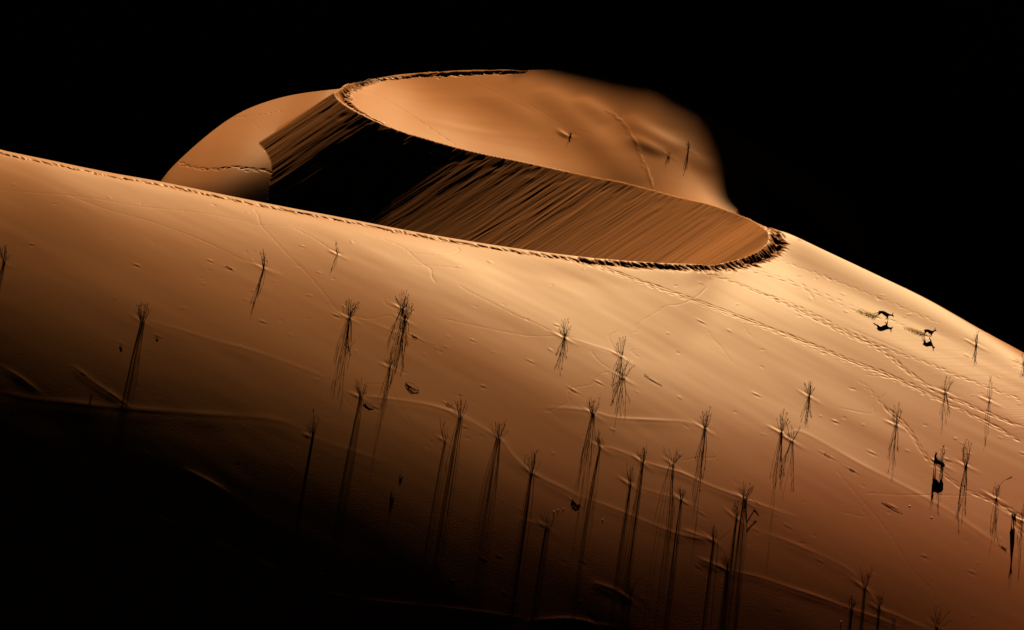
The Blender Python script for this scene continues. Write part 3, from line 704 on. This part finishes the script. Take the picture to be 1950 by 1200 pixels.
def tuft(i, T, p):
    px, py, hpx, wpx, n, lean, heads, label = T
    z = ground(p[0], p[1]); sc_px = FPX/np.dot(np.array([p[0], p[1], z])-CAM, FWD)
    Hm = hpx/sc_px/math.cos(ALPHA); Wm = wpx/sc_px*.5
    root = thing('dune_grass', label, 'grass tuft', (p[0], p[1], z), 'dune grass tufts on the sand'); root['kind'] = 'thing'; n = int(n*1.25+.5)
    for k in range(n):
        a = rnd.uniform(-1, 1) if n > 4 else (k/(max(n-1, 1))*2-1)
        hh = Hm*rnd.uniform(.62, 1.0)*(1-.25*abs(a)**2); 
        if k == 0: hh = Hm*1.05
        tx = Wm*a+lean*Wm*.8; ty = Wm*rnd.uniform(-.8, .8); b = np.array([a*.16*Wm+rnd.gauss(0, .03), rnd.gauss(0, .04), -.12])
        bend = rnd.gauss(0, .05)*Hm; m_ = 7; P = []
        for q_ in range(m_):
            t = q_/(m_-1); f = t**1.15
            P.append(b+np.array([tx*f+bend*math.sin(math.pi*t), ty*f+bend*.5*math.sin(math.pi*t), (hh+.12)*t-.04*Hm*abs(a)*t*t])+np.array([rnd.gauss(0, .014), rnd.gauss(0, .014), 0])*(t > 0))
        far = p[1] > 40
        bm = bmesh.new(); tube_into(bm, P, .023 if not far else .03, .013 if not far else .018, 3)
        # a few side twigs near the top
        if hpx > 20:
            for q_ in range(rnd.choice([0, 1, 1, 2])):
                j = rnd.randrange(3, 6); c = P[j]; o_ = np.array([rnd.uniform(-.16, .16), rnd.uniform(-.12, .12), rnd.uniform(.14, .34)])
                tube_into(bm, [c, c+o_*.55+np.array([0, 0, -.02]), c+o_], .015, .011, 3)
        st_ = link('stem', bm, M_STEM, root)
        if rnd.random() < heads:
            bm = bmesh.new(); head_into(bm, P[-1], P[-1]-P[-2]+np.array([0, 0, .02]), rnd.uniform(.16, .28), rnd.uniform(.03, .045))
            link('seed_head', bm, M_PALEHEAD if i == 0 else M_HEAD, st_)
    return root, Hm, Wm
def extra_stem(root, pts, head=0.0, r=.02, pale=False):
    P = [np.array(q_, float) for q_ in pts]; D_ = []
    for a_, b_ in zip(P[:-1], P[1:]): D_ += [a_, (a_+b_)/2+np.array([rnd.gauss(0, .01)]*3)]
    D_.append(P[-1]); bm = bmesh.new(); tube_into(bm, D_, r, r*.6, 4); st_ = link('stem', bm, M_STEM, root)
    if head:
        bm = bmesh.new(); head_into(bm, P[-1], P[-1]-P[-2], head, head*.16); link('seed_head', bm, M_PALEHEAD if pale else M_HEAD, st_)
RT = []
for i, (T, p) in enumerate(zip(TUFTS, TP)): RT.append(tuft(i, T, p))
def idx(px): return [i for i, t in enumerate(TUFTS) if t[0] == px][0]
extra_stem(RT[idx(595)][0], [(0,0,-.1),(.06,0,.9),(.12,.05,1.9),(.15,.05,2.9)], .45, .024)
extra_stem(RT[idx(848)][0], [(0,0,-.1),(-.25,0,.8),(-.45,0,1.9)], .25, .02, True)
extra_stem(RT[idx(1075)][0], [(0,0,-.1),(.05,0,.9),(.12,.05,1.6),(.3,.05,1.95)], .22)
extra_stem(RT[idx(1897)][0], [(0,0,-.1),(.1,0,.9),(.35,.05,1.5),(.65,.08,1.85),(1.1,.1,2.05)], .5, .02)
extra_stem(RT[idx(1200)][0] if TUFTS[idx(1200)][1] > 1000 else RT[[i for i, t in enumerate(TUFTS) if t[1] == 1144][0]][0], [(0,0,-.1),(.2,0,1.2),(.6,.05,2.0),(1.2,.1,2.5)], .2, .02, True)
extra_stem(RT[idx(1013)][0], [(0,0,-.1),(.1,0,.9),(.2,.05,1.9),(.5,.05,2.3)], .35)
extra_stem(RT[idx(1359)][0], [(.3,0,-.1),(.6,0,.25),(1.1,.05,.7),(1.5,.05,1.1)], 0)
extra_stem(RT[idx(1647)][0], [(0,0,-.1),(-.2,0,1.0),(-.5,.05,2.2)], .1); extra_stem(RT[idx(1647)][0], [(0,0,-.1),(.25,0,1.0),(.55,.05,2.15)], .22)
extra_stem(RT[idx(1785)][0], [(0,0,-.1),(.5,0,1.0),(.95,.05,1.6)], .25)
extra_stem(RT[idx(664)][0], [(0,0,-.1),(.35,0,.9),(.8,.05,1.15),(1.05,.05,.95)], .12)
extra_stem(RT[idx(1417)][0], [(0,0,-.05),(.5,-.1,.25),(1.0,-.3,.0),(1.4,-.8,-.2)], 0); extra_stem(RT[idx(1417)][0], [(0,0,-.05),(.6,-.2,.3),(1.2,-.6,-.02),(1.25,-1.0,-.25)], 0)
extra_stem(RT[idx(1385)][0], [(0,0,-.05),(.5,-.1,.2),(1.1,-.3,.1),(1.3,-.6,-.15)], 0); extra_stem(RT[idx(1385)][0], [(0,0,-.05),(.4,-.2,.25),(.9,-.5,.1),(.8,-.8,-.15)], 0)

# ---- litter lying on the sand
LL = {0:'short dark twig half buried, left of the high narrow tuft',1:'wiry nest of curved dead stems below the overlapping tufts',2:'thick dark stick lying at the foot of the bare fan tuft',
 3:'long dark twig lying alone in the centre of the slope',4:'short bent twig right of the overlapping pair of tufts',5:'crooked twig above the straight-stemmed tuft in the centre',6:'thick twig just left of the ridge-top tuft',
 7:'lone twig in the dim lower middle, upper of two',8:'lone twig in the dim lower middle, lower of two',9:'dark twig left of the tall thin-stemmed tuft, lower middle',10:'short stick right of the close pair of tufts',
 11:'small stick on the right slope, below the long pale ridge',12:'longest dark twig of the right slope, below the antelope trail',13:'twig just left of the standing antelope hooves',14:'dark forked twig right below the leftmost tuft',15:'small twig left of the leftmost tuft shadow'}
def twig(i, p, label, L=None):
    z = ground(p[0], p[1]); L = L or (rnd.uniform(.5, .9) if i not in (14, 15, 7, 8) else .35)
    bm = bmesh.new(); d = WD*L
    for k in range(2 if i != 1 else 6):
        o_ = np.array([rnd.gauss(0, .12), rnd.gauss(0, .16), 0])*(1 if i in (1, 3, 12) else .6); bend = rnd.uniform(-.25, .25)*(2.2 if i == 1 else 1)
        P = []
        for q_ in range(7):
            t = q_/6-.5; x = d[0]*t+o_[0]; y = d[1]*t+o_[1]+bend*(.25-t*t)*2; P.append(np.array([x, y, ground(p[0]+x, p[1]+y)-z+.02+(.12 if i == 1 else .03)*(.25-t*t)*4*rnd.uniform(.3, 1)]))
        tube_into(bm, P, .014, .008, 4)
    o = link('twig', bm, M_TWIG, None, (p[0], p[1], z)); o['label'] = label; o['category'] = 'twig'; o['group'] = 'dry twigs lying on the sand'
for i in range(16): twig(i, LP[i], LL[i], {3: 2.2, 12: 2.0, 1: 1.6, 9: 1.0, 2: 1.1}.get(i))
PEB = [(1055,973,'leftmost pale pebble of a loose group in the dim lower middle'),(1063,970,'middle pale pebble of a loose group in the dim lower middle'),(1073,968,'rightmost pale pebble of a loose group in the dim lower middle'),
 (1732,964,'pale stone casting a small shadow on the lower right slope'),(1774,986,'pale stone right of and below the other, on the lower right slope'),(612,1092,'bright pebble in the black lower left'),(1602,1183,'bright pebble beside the dense tuft, bottom right'),(1148,988,'tiny pale pebble right of the loose group'),(955,823,'tiny pale pebble beside the open spreading tuft')]
for (px, py, lb), p in zip(PEB, cast([(a, b) for a, b, c in PEB])):
    z = ground(p[0], p[1]); bm = bmesh.new(); bmesh.ops.create_icosphere(bm, subdivisions=2, radius=.035 if 'stone' not in lb else .07)
    for v in bm.verts: v.co = v.co*(1+rnd.uniform(-.15, .15)); v.co.z *= .4; v.co.x *= 1.3
    o = link('pebble', bm, M_PEB, None, (p[0], p[1], z+.01)); o['label'] = lb; o['category'] = 'pebble'; o['group'] = 'pale pebbles on the sand'

# ---- antelopes
def antelope(px, py, yaw, pitch, fore1, fore2, hind1, hind2, neck, label, scale=1.0, lift=0.0, arch=.04):
    p = cast([(px, py)])[0]; z = ground(p[0], p[1])
    root = thing('antelope', label, 'antelope', (p[0], p[1], z+lift), 'antelopes on the dune')
    root.rotation_euler = (0, pitch, yaw)
    root.scale = (scale,)*3
    V_, E_, R_ = [], [], []
    def add(c, r, par=None):
        V_.append(c); R_.append(r)
        if par is not None: E_.append((par, len(V_)-1))
        return len(V_)-1
    hip = add((-.42, 0, .74), (.18, .20)); m1 = add((-.18, 0, .72+arch), (.185, .21), hip); m2 = add((.12, 0, .69+arch*.5), (.19, .235), m1); sh = add((.38, 0, .71), (.155, .22), m2)
    nb = add(neck[0], (.11, .135), sh); nm = add(neck[1], (.08, .09), nb); hd = add(neck[2], (.08, .09), nm); mu_ = add(neck[3], (.055, .06), hd); add(neck[4], (.034, .036), mu_)
    tl = add((-.58, 0, .76), (.03, .03), hip); add((-.63, 0, .62), (.02, .02), tl)
    for leg, base, side_, rr in ((fore1, sh, .09, (.085, .052, .034, .03)), (fore2, sh, -.09, (.085, .052, .034, .03)), (hind1, hip, .10, (.13, .075, .038, .03)), (hind2, hip, -.10, (.13, .075, .038, .03))):
        par = base
        for (x, zz), r in zip(leg, rr): par = add((x, side_, zz), (r, r), par)
    hx, hy, hz_ = neck[2]
    for s_ in (-1, 1):
        e1 = add((hx-.03, s_*.07, hz_+.05), (.03, .04), hd); add((hx-.08, s_*.17, hz_+.17), (.016, .02), e1)
    me = bpy.data.meshes.new('body'); me.from_pydata(V_, E_, []); o = bpy.data.objects.new('body', me); sc.collection.objects.link(o); o.parent = root
    sk = o.modifiers.new('Skin', 'SKIN'); sk.use_smooth_shade = True
    lay = me.skin_vertices[0].data
    for k, r in enumerate(R_): lay[k].radius = r
    for k in range(len(R_)): lay[k].use_root = (k == 0)
    ss = o.modifiers.new('Subsurf', 'SUBSURF'); ss.levels = 2; ss.render_levels = 2
    me.materials.append(M_COAT)
    for s_ in (-1, 1):
        b0 = np.array([hx+.0, s_*.035, hz_+.06]); bm = bmesh.new()
        tube_into(bm, [b0, b0+[-.03, s_*.03, .12], b0+[-.05, s_*.08, .22], b0+[.0, s_*.06, .32]], .024, .010, 6); link('horn', bm, M_HORN, root)
    return root
AWY = math.atan2(WD[1], WD[0])
antelope(1679, 607, AWY+.45, .32, [(.42,.60),(.56,.40),(.62,.2),(.68,.02)], [(.40,.58),(.50,.34),(.40,.22),(.34,.14)], [(-.46,.60),(-.56,.44),(-.78,.36),(-.98,.18)], [(-.44,.60),(-.44,.40),(-.66,.26),(-.80,.06)],
  [(.55,0,.80),(.72,0,.86),(.90,0,.92),(1.02,0,.86),(1.10,0,.80)], 'antelope running down the dune, upper left one of the two runners, hind legs stretched back', .9, .06, .10)
antelope(1766, 640, AWY+.45, .22, [(.40,.56),(.34,.36),(.22,.22),(.16,.08)], [(.42,.56),(.46,.34),(.36,.18),(.30,.04)], [(-.40,.60),(-.30,.42),(-.46,.28),(-.40,.06)], [(-.42,.60),(-.36,.42),(-.56,.28),(-.54,.06)],
  [(.48,0,.84),(.58,0,1.0),(.68,0,1.16),(.80,0,1.14),(.88,0,1.08)], 'antelope running ahead with legs gathered under it, lower right one of the two runners', .78, .05, .10)
stand = ([(.42,.56),(.43,.36),(.42,.10),(.44,0)], [(.38,.56),(.39,.36),(.37,.10),(.39,0)], [(-.44,.58),(-.34,.44),(-.50,.28),(-.47,0)], [(-.42,.58),(-.30,.44),(-.44,.28),(-.40,0)])
antelope(1787, 891, math.radians(138), -.12, *stand, [(.48,0,.92),(.50,0,1.08),(.54,0,1.26),(.52,-.12,1.27),(.51,-.22,1.24)], 'antelope standing still with raised head turned to the right, beside a thin grass tuft', 1.05)
antelope(1930, 994, math.radians(-88), .05, *stand, [(.46,0,.92),(.52,0,1.06),(.58,0,1.22),(.68,0,1.20),(.75,0,1.15)], 'antelope facing the viewer with ears spread, low at the right edge of the slope', .95)
# sand thrown up by the runners
bm = bmesh.new()
for (a0, b0), (a1, b1), n_ in (((1632,590),(1668,602),900), ((1722,622),(1762,637),900)):
    W_ = cast([(a0+(a1-a0)*t, b0+(b1-b0)*t) for t in np.linspace(0, 1, 20)])
    for k in range(n_):
        t = rnd.random()**.6; c = W_[int(t*19)]; x = c[0]+rnd.gauss(0, .12); y = c[1]+rnd.gauss(0, .12)
        c = np.array([x, y, ground(x, y)+abs(rnd.gauss(0, .04+.10*t))+.01]); r = rnd.uniform(.012, .028)
        vs = [bm.verts.new(c+np.array(v)*r) for v in ((1,0,-.6),(-.6,.9,-.6),(-.6,-.9,-.6),(0,0,1))]
        for f in ((0,1,3),(1,2,3),(2,0,3),(0,2,1)): bm.faces.new([vs[q_] for q_ in f])
o = link('kicked_sand', bm, M_GRAIN); o['kind'] = 'stuff'; o['label'] = 'thin veil of sand thrown up behind the two running antelopes'; o['category'] = 'sand'
